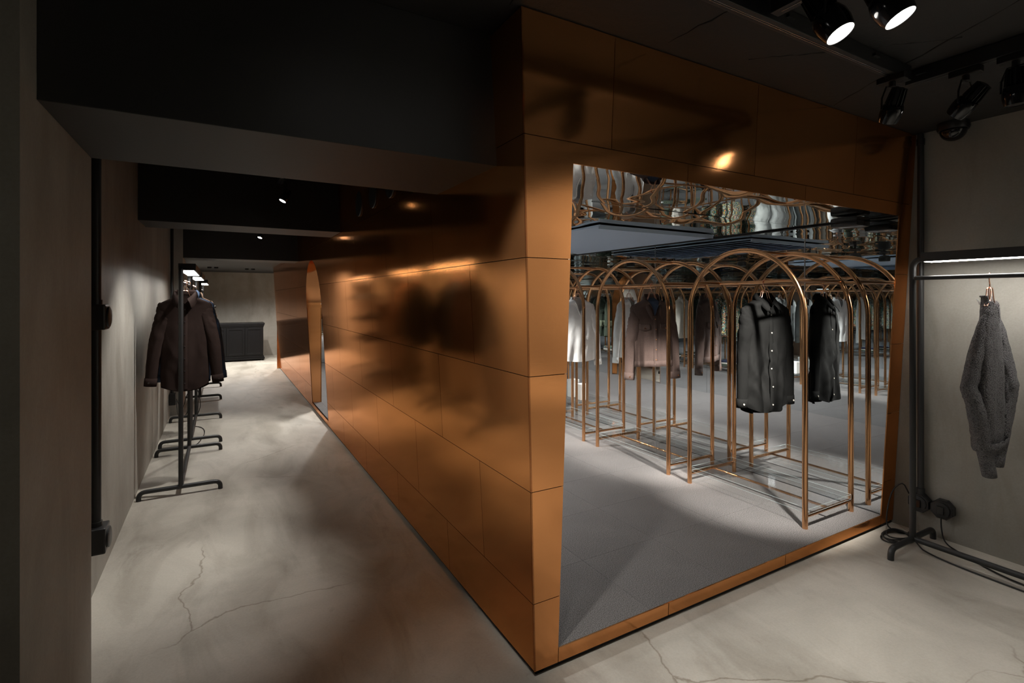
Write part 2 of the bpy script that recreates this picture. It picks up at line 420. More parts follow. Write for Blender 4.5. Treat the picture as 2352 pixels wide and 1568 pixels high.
# ------------------------------------------------------------------ the mirrored room
fl = struct('floor_carpet', 'grey carpet tiles inside the mirrored room')
G().box(XL - .05, XR - .02, 1.735, YB, .0, FZ - .008).ob('subfloor', M['plinth_black'], fl)
tw, td = (XM - XL) / 5, .5; tile = None; yy = 1.716
while yy < YB - .05:
    for i in range(5):
        if tile is None:
            tile = mesh_from('carpet_tile', *(lambda g: (g.v, g.f))(G().box(0, tw - .0012, 0, td - .0012, -.008, 0))); tile.materials.append(M['carpet'])
        o = obj('carpet_tile', tile, None, fl); o.location = (XL + i * tw, yy, FZ)
    yy += td
o = G().box(cx(0) + .012, XL - .001, DC - DH, DC + DH, FZ - .008, FZ).ob('threshold_carpet', M['carpet'], fl)
Yp = [None, 2.22, 3.72, 5.22, 6.72, 8.22, 9.72, YB]
wr_ = struct('wall_mirror_right', 'mirror wall behind the copper arch racks')
for a, b in zip(Yp[:-1], Yp[1:]):
    if a is None: pg = [(cy(FZ) + .006, FZ), (b - .0015, FZ), (b - .0015, CZ), (cy(CZ) + .006, CZ)]
    else: pg = [(a + .0015, FZ), (b - .0015, FZ), (b - .0015, CZ), (a + .0015, CZ)]
    plate('mirror_panel', pg, lambda y, z: (XM, y, z), (1, 0, 0), M['mirror'], wr_)
for b in Yp[1:-1]: G().box(XM - .003, XM + .004, b - .0035, b + .0035, FZ, CZ).ob('joint_strip', M['steel'], wr_)
G().box(XM - .004, XM + .01, cy(FZ) + .01, YB, FZ, FZ + .006).box(XM - .004, XM + .01, cy(CZ) + .01, YB, CZ - .008, CZ).ob('edge_trim', M['black_metal'], wr_)
wl_ = struct('wall_mirror_left', 'mirror wall inside the passage side of the copper room')
Lp = [None, 2.7, 3.96, 5.22, 6.755, 8.22, 9.72, YB]
for a, b in zip(Lp[:-1], Lp[1:]):
    if a is None: ps = [[(cy(FZ) + .006, FZ), (b - .0015, FZ), (b - .0015, CZ), (cy(CZ) + .006, CZ)]]
    else: ps = door_split(a + .0015, b - .0015, FZ + 1e-4, CZ)
    for pg in ps: plate('mirror_panel', pg, lambda y, z: (XL, y, z), (-1, 0, 0), M['mirror'], wl_)
wf_ = struct('wall_mirror_far', 'mirror wall at the far end of the copper room')
for i in range(2):
    w2 = (XM - XL) / 2; plate('mirror_panel', [(XL + i * w2 + .001, FZ), (XL + (i + 1) * w2 - .001, FZ), (XL + (i + 1) * w2 - .001, CZ), (XL + i * w2 + .001, CZ)], lambda x, z: (x, YB, z), (0, 1, 0), M['mirror'], wf_)
cm_ = struct('ceiling_mirror', 'rippled mirror polished metal ceiling')
def ripple(x, y, s):
    p = Vector((x * 1.5 + s * 7.3, y * 2.6 + s * 3.1, s * 1.7)); q = Vector((x * 4.0 + 11 * s, y * 4.6, 3.3 + s))
    return .0042 * noise.noise(p) + .0011 * noise.noise(q)
Yc = [1.612, 2.22, 3.72, 5.22, 6.72, 8.22, 9.72, YB]
for k, (a, b) in enumerate(zip(Yc[:-1], Yc[1:])):
    nx_, ny_ = 86, max(20, int((b - a) / .03)); a += .0015; b -= .0015; v = []; f = []
    for j in range(ny_ + 1):
        for i in range(nx_ + 1):
            x = XL + (XM - XL) * i / nx_; y = a + (b - a) * j / ny_; v.append((x, y, CZ + .004 + ripple(x, y, k + 1)))
    for j in range(ny_):
        for i in range(nx_): q = j * (nx_ + 1) + i; f.append((q, q + nx_ + 1, q + nx_ + 2, q + 1))
    obj('mirror_panel', mesh_from('mirror_panel', v, f, True), M['mirror_ceiling'], cm_)
G().box(XL, XM, cy(CZ) + .02, YB, CZ + .02, CZ + .03).ob('backing', M['plinth_black'], cm_)

# ceiling grille with slanted blades
gx0, gx1, gy0, gy1 = 2.33, 3.50, 2.84, 4.65; gz = CZ - .004
t = thing('ceiling_grille', 'blue grey slatted air grille in the rippled mirror ceiling', 'air grille', (0, 0, 0))
G().box(gx0, gx1, gy0, gy1, gz - .004, gz).ob('backing', M['plinth_black'], t)
G().box(gx0 - .012, gx0, gy0 - .012, gy1 + .012, gz - .012, gz).box(gx1, gx1 + .012, gy0 - .012, gy1 + .012, gz - .012, gz).box(gx0 - .012, gx1 + .012, gy0 - .006, gy0, gz - .030, gz).box(gx0, gx1, gy1, gy1 + .012, gz - .012, gz).ob('frame', M['grille_paint'], t)
nb = 8; pw = (gx1 - gx0) / nb
for i in range(nb):
    xa = gx0 + i * pw; za, zb = gz - .005, gz - .027; ye = gy1 - min(1.0, (gx1 - xa) * .0)
    G().add([(xa, gy0, za), (xa + pw * .96, gy0, zb), (xa + pw * .96, ye, zb), (xa, ye, za), (xa, gy0, za + .003), (xa + pw * .96, gy0, zb + .005), (xa + pw * .96, ye, zb + .005), (xa, ye, za + .003)],
            [(0, 1, 2, 3), (7, 6, 5, 4), (0, 4, 5, 1), (1, 5, 6, 2), (2, 6, 7, 3), (3, 7, 4, 0)]).ob('slat', M['grille_paint'], t)

# ------------------------------------------------------------------ copper arch racks
AX0, AX1 = 3.125, 3.645; RL = .925; RAILZ = 1.612; AR = RL / 2 - .0165; TOPZ = 1.825
def make_arch_rack():
    t = thing('arch_rack', '', 'clothes rack', (0, 0, 0), 0, 'copper arch racks along the mirror wall')
    hx = (AX1 - AX0) / 2; sp = TOPZ - AR - FZ; r = .0165
    for s in (-1, 1):
        pts = [(s * hx, AR, 0), (s * hx, AR, sp * .5), (s * hx, AR, sp)] + [(s * hx, AR * math.cos(a * PI / 32), sp + AR * math.sin(a * PI / 32)) for a in range(1, 32)] + [(s * hx, -AR, sp), (s * hx, -AR, sp * .5), (s * hx, -AR, 0)]
        G().tube(pts, r, 14).ob('arch', M['copper_tube'], t, True, 60)
    G().tube([(-hx, 0, sp + AR), (hx, 0, sp + AR)], .0125, 12).ob('top_bar', M['copper_tube'], t, True, 60)
    rz = RAILZ - FZ; ry = math.sqrt(AR * AR - (rz - sp) ** 2)
    for s in (-1, 1): G().tube([(-hx, s * ry, rz), (hx, s * ry, rz)], .0125, 12).ob('cross_bar', M['copper_tube'], t, True, 60)
    G().tube([(0, -ry, rz), (0, ry, rz)], .0125, 12).ob('hanging_rail', M['copper_tube'], t, True, 60)
    bz = .075
    for s in (-1, 1): G().tube([(-hx, s * AR, bz), (hx, s * AR, bz)], .0125, 12).ob('base_bar', M['copper_tube'], t, True, 60)
    G().tube([(0, -AR, bz), (0, AR, bz)], .0085, 12).ob('base_rail', M['copper_tube'], t, True, 60)
    sh = G().box(-hx + .022, hx - .022, -AR - .012, AR + .012, bz + .013, bz + .043).ob('shelf', M['acrylic'], t)
    sh['label'] = 'thick clear acrylic shelf'
    e = G()
    x0, x1, y0, y1, za, zb = -hx + .0215, hx - .0215, -AR - .0125, AR + .0125, bz + .0125, bz + .0435
    for (x, y) in ((x0, y0), (x1, y0), (x0, y1), (x1, y1)): e.box(x - .0004, x + .0004, y - .0004, y + .0004, za, zb)
    for z in (za, zb):
        for x in (x0, x1): e.box(x - .0005, x + .0005, y0, y1, z - .0005, z + .0005)
        for y in (y0, y1): e.box(x0, x1, y - .0005, y + .0005, z - .0005, z + .0005)
    e.ob('polished_edges', M['acrylic_edge'], sh)
    return t
rack_lab = ['copper arch rack nearest the front opening, holding the black shirt', 'second copper arch rack, holding the brown jacket', 'third copper arch rack, holding the white top', 'copper arch rack holding grey coats, fourth along the mirror wall', 'copper arch rack holding flowered shirts, fifth along the mirror wall', 'copper arch rack holding cream coats, sixth along the mirror wall', 'copper arch rack holding navy coats, seventh along the mirror wall', 'copper arch rack holding green parkas, deepest in the mirrored room']
rack0 = make_arch_rack(); RX = (AX0 + AX1) / 2; RY = [2.2925 + 1.106 * k for k in range(8)]
for k in range(8):
    r = rack0 if k == 0 else dup(rack0, (0, 0, 0))
    r.location = (RX, RY[k], FZ); r['label'] = rack_lab[k]

# ------------------------------------------------------------------ hangers and garments
def make_hanger(label, loc, rz, group, w=.10, drop=.062, rail_r=.0125):
    """origin at the rail's centre; shoulders along local x"""
    t = thing('hanger', label, 'hanger', loc, rz, group); hr = rail_r + .0035
    pts = [(hr * math.cos(a), 0, hr * math.sin(a)) for a in [math.radians(q) for q in range(-20, 211, 21)]]
    pts += [(-.010, 0, -.028), (0, 0, -.04), (0, 0, -drop + .004)]
    # hook over the rail lies across it: the rail runs along local y
    G().tube(smooth_path(pts, 3), .0032, 8).ob('hook', M['rose_wire'], t, True)
    for s in (-1, 1):
        g = G()
        for e_ in (-.009, .009): g.tube(smooth_path([(0, 0, -drop), (s * .02, e_ * .8, -drop - .006), (s * .034, e_, -drop - .045), (s * .055, e_, -drop - .075), (s * w, e_ * .5, -drop - .10)], 5), .0032, 8)
        g.ob('arm', M['rose_wire'], t, True)
    return t
def interp(tab, z):
    for a, b in zip(tab[:-1], tab[1:]):
        if a[0] >= z >= b[0]:
            t = (a[0] - z) / max(1e-9, a[0] - b[0]); t2 = t * t * (3 - 2 * t)
            return [p + (q - p) * t2 for p, q in zip(a[1:], b[1:])]
    return list(tab[-1][1:])
def make_garment(name, label, cat, mat, loc, rz, group=None, L=.76, sw=.205, chest=.245, hem=.25, sleeve=.60, out=.07, collar='shirt', placket=True,
                 buttons=7, bmat='button_dark', tail=.05, fold=.012, depth=.075, pockets=None, waistband=False, cuffs=True, seed=1, inner=None, open_=.06, sl_r=.075, cuffmat=None, btab=None, stab=None, sl_y=0.):
    """origin at the neck; x across the shoulders, front towards -y"""
    t = thing(name, label, cat, loc, rz, group); rr = random.Random(seed); ph = [rr.uniform(0, 6.28) for _ in range(8)]
    mt = M[mat]; NA = 92
    tab = btab or [(0, .072, .058), (-.02, max(.085, sw * .5), .060), (-.045, sw * .78, .054), (-.066, sw * .955, .046), (-.095, sw * 1.0, .05), (-.17, (sw + chest) / 2, depth * .9), (-.28, chest, depth), (-L * .6, chest * .98, depth * 1.05), (-L * .85, (chest + hem) / 2, depth * 1.05), (-L - .001, hem, depth * 1.0)]
    def foldv(x, z, front):
        k = min(1, max(0, (-z - .12) / .3)); o_ = 0 if front else 3
        n1 = noise.noise(Vector((x * 11 + z * 5 + seed, z * 4.2 - x * 3, o_ * 1.7))); n2 = noise.noise(Vector((x * 23 - z * 9, z * 8 + seed, 5.1 + o_)))
        rid = (1 - 2.2 * abs(n1)) * .55 + (1 - 2 * abs(n2)) * .22 - .45
        return fold * .75 * (.35 + .65 * k) * rid + fold * k * (math.sin(x * 34 + ph[o_] + z * 3) * .45 + math.sin(x * 61 + ph[o_ + 1] - z * 7) * .35) + fold * .9 * noise.noise(Vector((x * 7 + seed, z * 5, o_ * 2.0))) * (.4 + .6 * k)
    def dip(x, y, kind):
        if y > 0: return .012
        ax = abs(x) / .075
        if kind == 'v': return -.17 * max(0, 1 - ax) - .01
        if kind == 'crew': return -.035 * max(0, 1 - ax * ax)
        if kind == 'deepv': return -.26 * max(0, 1 - ax) - .01
        return -open_ * max(0, 1 - ax) ** .8
    zs = [0, -.01, -.02, -.032, -.045, -.057, -.07, -.085, -.1, -.13] + [-.17 - (L - .17) * i / 34 for i in range(35)]
    V = []; F = []
    for zi, z in enumerate(zs):
        W_, D_ = interp(tab, z)
        for j in range(NA):
            a = 2 * PI * j / NA; ca, sa = math.cos(a), math.sin(a)
            x = W_ * math.copysign(abs(ca) ** .85, ca); y = D_ * math.copysign(abs(sa) ** .8, sa)
            zz = z
            if zi == 0: zz += dip(x, y, collar)
            elif zi < 9 and y < 0:       # the front follows the neckline
                d = dip(x * .072 / max(.072, W_ * (1 if W_ < .16 else 1)), y, collar) if abs(x) < .075 else 0
                lim = min(0, d * (1 - abs(x) / .075)) if abs(x) < .075 else 0
                zz = min(zz, lim + z * .25) if abs(x) < .075 and lim < zz else zz
            if zi == len(zs) - 1 or z < -L + .12:
                q = (-z - (L - .12)) / .12; q = max(0, min(1, q)); zz += tail * q * (abs(ca) ** 2) * 1.0 - (0 if sa < 0 else tail * .45 * q)
            y += (foldv(x, z, sa < 0)) * (-1 if sa < 0 else 1)
            V.append((x, y, zz))
    nz = len(zs)
    for i in range(nz - 1):
        for j in range(NA): F.append((i * NA + j, i * NA + (j + 1) % NA, (i + 1) * NA + (j + 1) % NA, (i + 1) * NA + j))
    b = G().add(V, F).ob('body', mt, t, True)
    def fy(x, z):
        W_, D_ = interp(tab, z); u = min(.999, abs(x) / W_) ** (1 / .85); s_ = math.sqrt(1 - u * u)
        return -D_ * s_ ** .8 - foldv(x, z, True)
    # sleeves: (z, outer edge x, half width)
    st = stab or [(-.054, sw * .93, .006), (-.066, sw * .985, .020), (-.095, sw + .004, .034), (-.15, sw + .012, .052), (-.24, sw + .020 + out * .3, sl_r), (-.40, sw + .030 + out * .62, sl_r * .86), (-.07 - sleeve, sw + .03 + out, sl_r * .66)]
    for s in (-1, 1):
        dx = .012 * rr.uniform(-1, 1); path = smooth_path([(z, xo, r_) for z, xo, r_ in st], 9)
        n_ = 26; V = []; F = []; K = len(path); ce = []
        for i, (z, xo, rx) in enumerate(path):
            q = i / (K - 1); ry = max(.008, min(rx * .72, interp(tab, max(z, -L))[1] * (.72 + .18 * q))); cxx = s * (xo + dx * q - rx); cyy = -.012 * q + sl_y * ((q / .58) ** 1.6 if q < .58 else max(-.2, 1 - (q - .58) / .40)) * (1 if s < 0 else -.8); ce.append(Vector((cxx, cyy, z)))
            cr = q / .3 if q < .3 else (1 if q < .84 else max(.1, 1 - (q - .84) / .14))
            for j in range(n_):
                a = 2 * PI * j / n_; nn = noise.noise(Vector((math.cos(a) * 1.2 + seed, math.sin(a) * 1.2 + q * 2, q * 8 + s * 3.0))); n3 = noise.noise(Vector((math.cos(a) * 2.6, math.sin(a) * 2.6 + seed, q * 15 + s * 5.0))); wv = 1 + cr * (.14 * nn + .13 * (.5 - 2 * abs(n3)))
                V.append((cxx + rx * math.cos(a) * wv, cyy + ry * math.sin(a) * wv, z))
        path = ce
        for i in range(K - 1):
            for j in range(n_): F.append((i * n_ + j, i * n_ + (j + 1) % n_, (i + 1) * n_ + (j + 1) % n_, (i + 1) * n_ + j))
        F.append(tuple((K - 1) * n_ + j for j in range(n_)))
        sl = G().add(V, F).ob('sleeve', mt, t, True)
        if cuffs:
            e = path[-1]; tn = (path[-1] - path[-3]).normalized(); nx = Vector((0, 1, 0)).cross(tn).normalized(); V = []; F = []; rx = st[-1][2] * 1.06
            for i, (q, k) in enumerate([(-.035, .98), (-.034, 1.06), (0, 1.06), (.028, 1.02), (.028, .9)]):
                for j in range(n_):
                    a = 2 * PI * j / n_; V.append(e + tn * q + nx * rx * k * math.cos(a) + Vector((0, 1, 0)) * rx * .7 * k * math.sin(a))
            for i in range(4):
                for j in range(n_): F.append((i * n_ + j, i * n_ + (j + 1) % n_, (i + 1) * n_ + (j + 1) % n_, (i + 1) * n_ + j))
            cf = G().add(V, F).ob('cuff', M[cuffmat] if cuffmat else mt, sl, True)
            if bmat and buttons:
                p = e - Vector((0, rx * .78, 0)) + nx * (-s * rx * .25); G().lathe([(0, -.002), (.006, -.002), (.006, .002), (0, .002)], 10, Matrix.Translation(p) @ Matrix.Rotation(PI / 2, 4, 'X')).ob('button', M[bmat], sl)
    # collar
    if collar in ('shirt', 'jacket'):
        V = []; F = []; K = 34; big = 1.35 if collar == 'jacket' else 1.0
        rows = 6
        for i in range(K + 1):
            a = math.radians(-90 + 14 + (360 - 28) * i / K); ca, sa = math.cos(a), math.sin(a)
            fr_ = max(0, -sa) ** 2.2
            base = Vector((.070 * ca, .058 * sa, (-open_ * max(0, 1 - abs(.07 * ca) / .075) ** .8 if sa < 0 else .010)))
            o_ = Vector((ca, sa * 1.0, 0))
            top = base + Vector((0, 0, .036 - .012 * fr_)) - o_ * .004
            lf = (.050 + .038 * fr_) * big
            edge = base + o_ * (.018 + .016 * fr_) + Vector((math.copysign(.022, ca) * fr_, -.012 * fr_, .036 - lf))
            mid = (top + edge) / 2 + o_ * .005 + Vector((0, 0, .004))
            for p in (base - o_ * .003, (base + top) / 2, top, mid, edge, edge - o_ * .005): V.append(p)
        for i in range(K):
            for j in range(rows - 1): F.append((i * rows + j, (i + 1) * rows + j, (i + 1) * rows + j + 1, i * rows + j + 1))
        co = G().add(V, F).ob('collar', mt, t, True)
        if inner:
            V = [(-.045, -.035, -.02), (.05, -.035, -.02), (.055, .03, .012), (-.055, .03, .012), (.0, -.062, -open_ - .02), (.034, -.066, -.055)]
            G().add(V, [(0, 1, 2, 3), (0, 4, 5, 1)]).ob('lining', M[inner], t)
            G().add([(-.02, .022, .004), (.02, .022, .004), (.02, .006, -.016), (-.02, .006, -.016)], [(0, 1, 2, 3)]).ob('neck_label', M['label_cloth'], t)
    else:
        V = []; K = 60
        for i in range(K):
            a = 2 * PI * i / K; x, y = (tab[0][1] + .001) * math.copysign(abs(math.cos(a)) ** .85, math.cos(a)), (tab[0][2] + .001) * math.copysign(abs(math.sin(a)) ** .8, math.sin(a)); V.append((x, y, dip(x, y, collar) + .002))
        G().tube(V, .0055, 6, closed=True).ob('neckband', mt, t, True)
        if collar == 'v': G().add([(-.022, .052, .0), (.022, .052, .0), (.022, .040, -.03), (-.022, .040, -.03)], [(0, 1, 2, 3)]).ob('neck_label', M['label_cloth'], t)
    if placket:
        z0_ = -open_ - .02 if collar != 'deepv' else -.27; V = []; F = []; K = 22
        for i in range(K + 1):
            z = z0_ + (-L + .012 - z0_) * i / K
            for x in (-.018, -.017, .017, .018): V.append((x, fy(0, z) * 1.0 - (.0045 if abs(x) < .0175 else -.002), z))
        for i in range(K):
            for j in range(3): F.append((i * 4 + j, i * 4 + j + 1, (i + 1) * 4 + j + 1, (i + 1) * 4 + j))
        G().add(V, F).ob('placket', mt, t, True)
        for i in range(buttons):
            z = z0_ - .03 + (-L + .09 - z0_) * i / max(1, buttons - 1)
            G().lathe([(0, -.0015), (.005, -.0015), (.005, .002), (.0028, .0025), (0, .0018)], 12, Matrix.Translation((0, fy(0, z) - .006, z)) @ Matrix.Rotation(PI / 2, 4, 'X')).ob('button', M[bmat], t)
    for (px, pz, pw_, phh, pm) in (pockets or []):
        V = []; F = []
        rowsz = [0, .35, .7, 1.0]
        for q in rowsz:
            for i in range(9):
                x = px - pw_ / 2 + pw_ * i / 8; zt = pz - phh * q - (.018 * (1 - abs(i - 4) / 4) * (q > .9)); V.append((x, fy(x, zt) - .0065, zt))
        for i in range(3):
            for j in range(8): F.append((i * 9 + j, i * 9 + j + 1, (i + 1) * 9 + j + 1, (i + 1) * 9 + j))
        o_ = G().add(V, F).ob('pocket_flap', M[pm], t, True); md = o_.modifiers.new('thick', 'SOLIDIFY'); md.thickness = .005; md.offset = 1
        if bmat: G().lathe([(0, -.001), (.006, -.001), (.006, .002), (0, .002)], 10, Matrix.Translation((px, fy(px, pz - phh * .8) - .013, pz - phh * .8)) @ Matrix.Rotation(PI / 2, 4, 'X')).ob('button', M[bmat], o_)
    if waistband:
        V = []; F = []
        for z, k in ((-L + .05, 1.0), (-L + .048, 1.045), (-L - .002, 1.03), (-L - .002, .95)):
            for j in range(NA):
                a = 2 * PI * j / NA; ca, sa = math.cos(a), math.sin(a); x = hem * k * math.copysign(abs(ca) ** .85, ca)
                y = (depth * k * abs(sa) ** .8 + foldv(x, z, sa < 0) + .004) * (-1 if sa < 0 else 1); V.append((x, y, z))
        for i in range(3):
            for j in range(NA): F.append((i * NA + j, i * NA + (j + 1) % NA, (i + 1) * NA + (j + 1) % NA, (i + 1) * NA + j))
        G().add(V, F).ob('waistband', mt, t, True)
    return t
NZ = 1.488
def hung(x, y, rail_z, rz, hlabel, hgroup, **kw):
    make_hanger(hlabel, (x, y, rail_z), rz, hgroup, rail_r=kw.pop('rail_r', .0125))
    dz = kw.pop('dz', .124)
    return make_garment(loc=(x, y, rail_z - dz), rz=rz, **kw)
ROWG = 'rose gold wire hangers in the mirrored room'
BL = dict(cat='shirt', mat='cotton_black', L=.80, sw=.215, chest=.20, hem=.20, sleeve=.66, out=.015, buttons=6, bmat='button_pale', tail=.06, fold=.027, depth=.062, sl_r=.058)
hung(RX, RY[0], RAILZ, -.18, 'rose gold hanger of the black shirt', ROWG, name='black_shirt', label='long black cotton shirt on the nearest copper arch rack', seed=3, **BL)
JK = dict(cat='jacket', mat='suede_brown', L=.60, sw=.205, chest=.215, hem=.19, sleeve=.62, out=.03, collar='jacket', buttons=5, bmat='button_copper', tail=0., fold=.010, depth=.07, sl_r=.068, waistband=True, inner='denim_blue', open_=.13,
          pockets=[(-.10, -.22, .10, .05, 'suede_brown'), (.10, -.22, .11, .05, 'suede_brown')])
hung(RX, RY[1], RAILZ, -.30, 'rose gold hanger of the brown jacket', ROWG, name='trucker_jacket', label='dark brown cropped jacket with denim lined collar on the second rack', seed=11, **JK)
WH = dict(cat='top', mat='cotton_white', L=.68, sw=.20, chest=.205, hem=.205, sleeve=.63, out=.06, collar='v', placket=False, buttons=1, bmat='button_pale', tail=.02, fold=.012, depth=.065, sl_r=.062)
hung(RX, RY[2], RAILZ, -.15, 'rose gold hanger of the white top', ROWG, name='white_pullover', label='white V neck long sleeved top on the third copper rack', seed=17, **WH)
GR = dict(cat='coat', mat='wool_grey', L=.80, sw=.205, chest=.235, hem=.25, sleeve=.62, out=.03, collar='deepv', buttons=2, bmat='button_dark', tail=0., fold=.008, depth=.085, cuffs=False)
hung(RX, RY[3] - .13, RAILZ, .03, 'rose gold hanger of the grey coat', ROWG, name='grey_coat', label='grey wool coat on the fourth rack, nearer the front opening', seed=23, group='grey coats', **GR)
hung(RX, RY[3] + .17, RAILZ, -.05, 'rose gold hanger of the rear grey coat', ROWG, name='grey_coat', label='grey wool coat on the fourth rack, behind the other', seed=29, group='grey coats', **GR)
FL = dict(cat='shirt', mat='floral', L=.76, sw=.205, chest=.24, hem=.245, sleeve=.60, out=.05, collar='shirt', buttons=6, bmat='button_pale', fold=.010)
for k, (dy, lab) in enumerate([(-.24, 'first'), (.0, 'second'), (.24, 'last')]):
    hung(RX, RY[4] + dy, RAILZ, .04 * (-1) ** k, 'rose gold hanger of the %s flowered shirt' % lab, ROWG, name='flowered_shirt', label='%s of the many coloured flowered shirts on the fifth rack' % lab, seed=31 + k, group='flowered shirts', **FL)
CR = dict(cat='coat', mat='cream', L=.84, sw=.205, chest=.25, hem=.27, sleeve=.62, out=.04, collar='jacket', buttons=5, bmat='button_pale', tail=0., fold=.012, depth=.1)
hung(RX, RY[5] - .14, RAILZ, .03, 'rose gold hanger of the cream coat', ROWG, name='cream_coat', label='pale cream coat on the sixth copper rack', seed=41, **CR)
hung(RX, RY[5] + .16, RAILZ, -.03, 'rose gold hanger of the olive coat', ROWG, name='olive_coat', label='olive green coat behind the cream coat on the sixth rack', seed=42, **dict(CR, mat='olive'))
hung(RX, RY[6], RAILZ, .02, 'rose gold hanger of the navy coat', ROWG, name='navy_coat', label='navy coat on the seventh copper rack', seed=43, **dict(CR, mat='navy', L=.8))
PK = dict(cat='parka', mat='olive', L=.96, sw=.205, chest=.255, hem=.27, sleeve=.62, out=.03, collar='jacket', buttons=6, bmat='button_dark', tail=.03, fold=.012, depth=.1,
          pockets=[(-.13, -.28, .12, .09, 'olive'), (.13, -.28, .12, .09, 'olive'), (-.13, -.56, .15, .15, 'olive_patch'), (.13, -.56, .15, .15, 'olive_patch')])
hung(RX, RY[7] - .15, RAILZ, .03, 'rose gold hanger of the green parka', ROWG, name='green_parka', label='green field parka with pale patch pockets, front of the deepest rack', seed=47, **PK)
hung(RX, RY[7] + .17, RAILZ, -.03, 'rose gold hanger of the rear green parka', ROWG, name='green_parka', label='green field parka at the back of the deepest rack', seed=48, **PK)

# goods on the acrylic shelves
SZ = FZ + .118 + .001
for k, (x, y, wx, wy, h, lab) in enumerate([(3.48, 5.46, .12, .10, .23, 'taller white box on the acrylic shelf of the fourth rack'), (3.49, 5.26, .11, .10, .20, 'shorter white box on the acrylic shelf of the fourth rack')]):
    t = thing('white_box', lab, 'box', (x, y, SZ), .0)
    G().bbox(-wx / 2, wx / 2, -wy / 2, wy / 2, 0, h * .82, .004).ob('base', M['white_box'], t)
    G().bbox(-wx / 2 - .002, wx / 2 + .002, -wy / 2 - .002, wy / 2 + .002, h * .82, h, .004).ob('lid', M['white_box'], t)
def stack(x, y, z, mats_, lab, rz=0, w=.26, d=.32):
    zz = z
    for i, mt_ in enumerate(mats_):
        g = G(); h = .030
        for s_ in range(2): g.bbox(-w / 2 + .003 * s_, w / 2 - .002, -d / 2, d / 2 - .004 * s_, s_ * h / 2 + .0005, (s_ + 1) * h / 2, .006)
        o = g.ob('folded_garment', M[mt_], None, True); o.location = (x, y, zz); o.rotation_euler = (0, 0, rz + .03 * (-1) ** i); zz += h + .0005
        tag(o, lab % ['bottom', 'middle', 'top'][i if len(mats_) > 2 else (0 if i == 0 else 2)], 'garment', 'folded garments on shelves')
stack(RX, RY[4] - .2, SZ, ['olive', 'cream', 'navy'], '%s folded garment on the acrylic shelf under the flowered shirts')
stack(RX, RY[5] + .15, SZ, ['wool_grey', 'cotton_white', 'olive'], '%s folded garment on the acrylic shelf under the cream coat')
stack(RX, RY[7] - .1, SZ, ['cream', 'wool_grey', 'floral'], '%s folded garment on the acrylic shelf under the green parkas')

# black rounded unit under the mirror ceiling
t = thing('ceiling_unit', 'black rounded box under the mirror ceiling near the opening', 'speaker', (3.545, 1.80, CZ - .001))
G().bbox(-.085, .085, -.085, .085, -.066, 0, .022).ob('case', M['black_gloss'], t, True, 50)
G().bbox(-.03, -.002, .0851, .087, -.045, -.022, .0005).ob('label_plate', M['label_cloth'], t)
G().bbox(.022, .027, .0851, .087, -.036, -.031, .0005).ob('indicator', M['red_led'], t)
# ------------------------------------------------------------------ lamps
def spot(parent, loc, direction, power, angle, blend=.4, size=.03, col=(1, .955, .89)):
    l = bpy.data.lights.new('bulb', 'SPOT'); l.energy = power; l.spot_size = math.radians(angle); l.spot_blend = blend; l.shadow_soft_size = size; l.color = col
    o = bpy.data.objects.new('bulb', l); C.objects.link(o); o.parent = parent; o.location = loc
    o.rotation_euler = Vector(direction).to_track_quat('-Z', 'Y').to_euler(); return o
def track_head(label, loc, aim, power, angle, lit=True, big=True, track_z=2.485, blend=.5, group='track spotlights', col=(1, .955, .89), size=.035, cone=1.0):
    """loc = centre of the head; hangs from the track above it"""
    L0 = Vector(loc); d = (Vector(aim) - L0).normalized(); t = thing('track_spotlight', label, 'spotlight', loc, 0, group)
    q = d.to_track_quat('-Z', 'Y').to_matrix().to_4x4(); s = 1.0 if big is True else (big or .62)
    hz = track_z - loc[2]
    G().bbox(-.02, .02, -.055, .055, hz - .028, hz, .004).ob('adapter', M['lamp_black'], t)
    # swivel, then a forked yoke gripping the bowl from both sides
    sx = (q @ Vector((1, 0, 0))).normalized(); hp = Vector((0, 0, hz - .03)); top = hp - Vector((0, 0, .02))
    g = G().tube([hp + Vector((0, 0, .01)), top], .012 * s + .003, 12)
    g.ob('swivel', M['lamp_black'], t, True, 50)
    g = G()
    for e_ in (-1, 1):
        tip = sx * (e_ * .054 * s); sh_ = top + sx * (e_ * .030 * s)
        g.tube([top, sh_, tip + (sh_ - tip) * .5 + sx * (e_ * .010 * s), tip], .0042 * s, 8)
    g.ob('yoke', M['lamp_black'], t, True, 50)
    prof = [(.0, .030), (.030, .030), (.045, .020), (.0515, -.004), (.051, -.030), (.046, -.056), (.043, -.066), (.0405, -.066), (.040, -.060)]
    G().lathe([(r * s, z * s) for r, z in prof], 28, q).ob('head', M['black_gloss'], t, True, 45)
    G().lathe([(0, .108 * s), (.020 * s, .108 * s), (.024 * s, .1 * s), (.024 * s, .028 * s)], 16, q).ob('heat_sink', M['lamp_black'], t, True, 45)
    for k in range(14):                                           # cooling fins round the heat sink
        a = 2 * PI * k / 14; c_, s_ = math.cos(a), math.sin(a)
        g = G(); P0 = [(.022, .106), (.036, .104), (.043, .028), (.022, .026)]
        for w_ in (-.0011, .0011):
            for r, z in P0: g.v.append(tuple(q @ Vector(((r * c_ - w_ * s_) * s, (r * s_ + w_ * c_) * s, z * s))))
        g.f = [(0, 1, 2, 3), (7, 6, 5, 4), (0, 4, 5, 1), (1, 5, 6, 2), (2, 6, 7, 3)]
        g.ob('fin', M['lamp_black'], t)
    G().lathe([(0, -.064 * s), (.0405 * s, -.064 * s), (.0405 * s, -.060 * s)], 28, q).ob('lens', M['lens_lit'] if lit else M['black_gloss'], t)
    if lit: spot(t, d * (.09 * s), d, power, angle, blend, size, col)
    return t
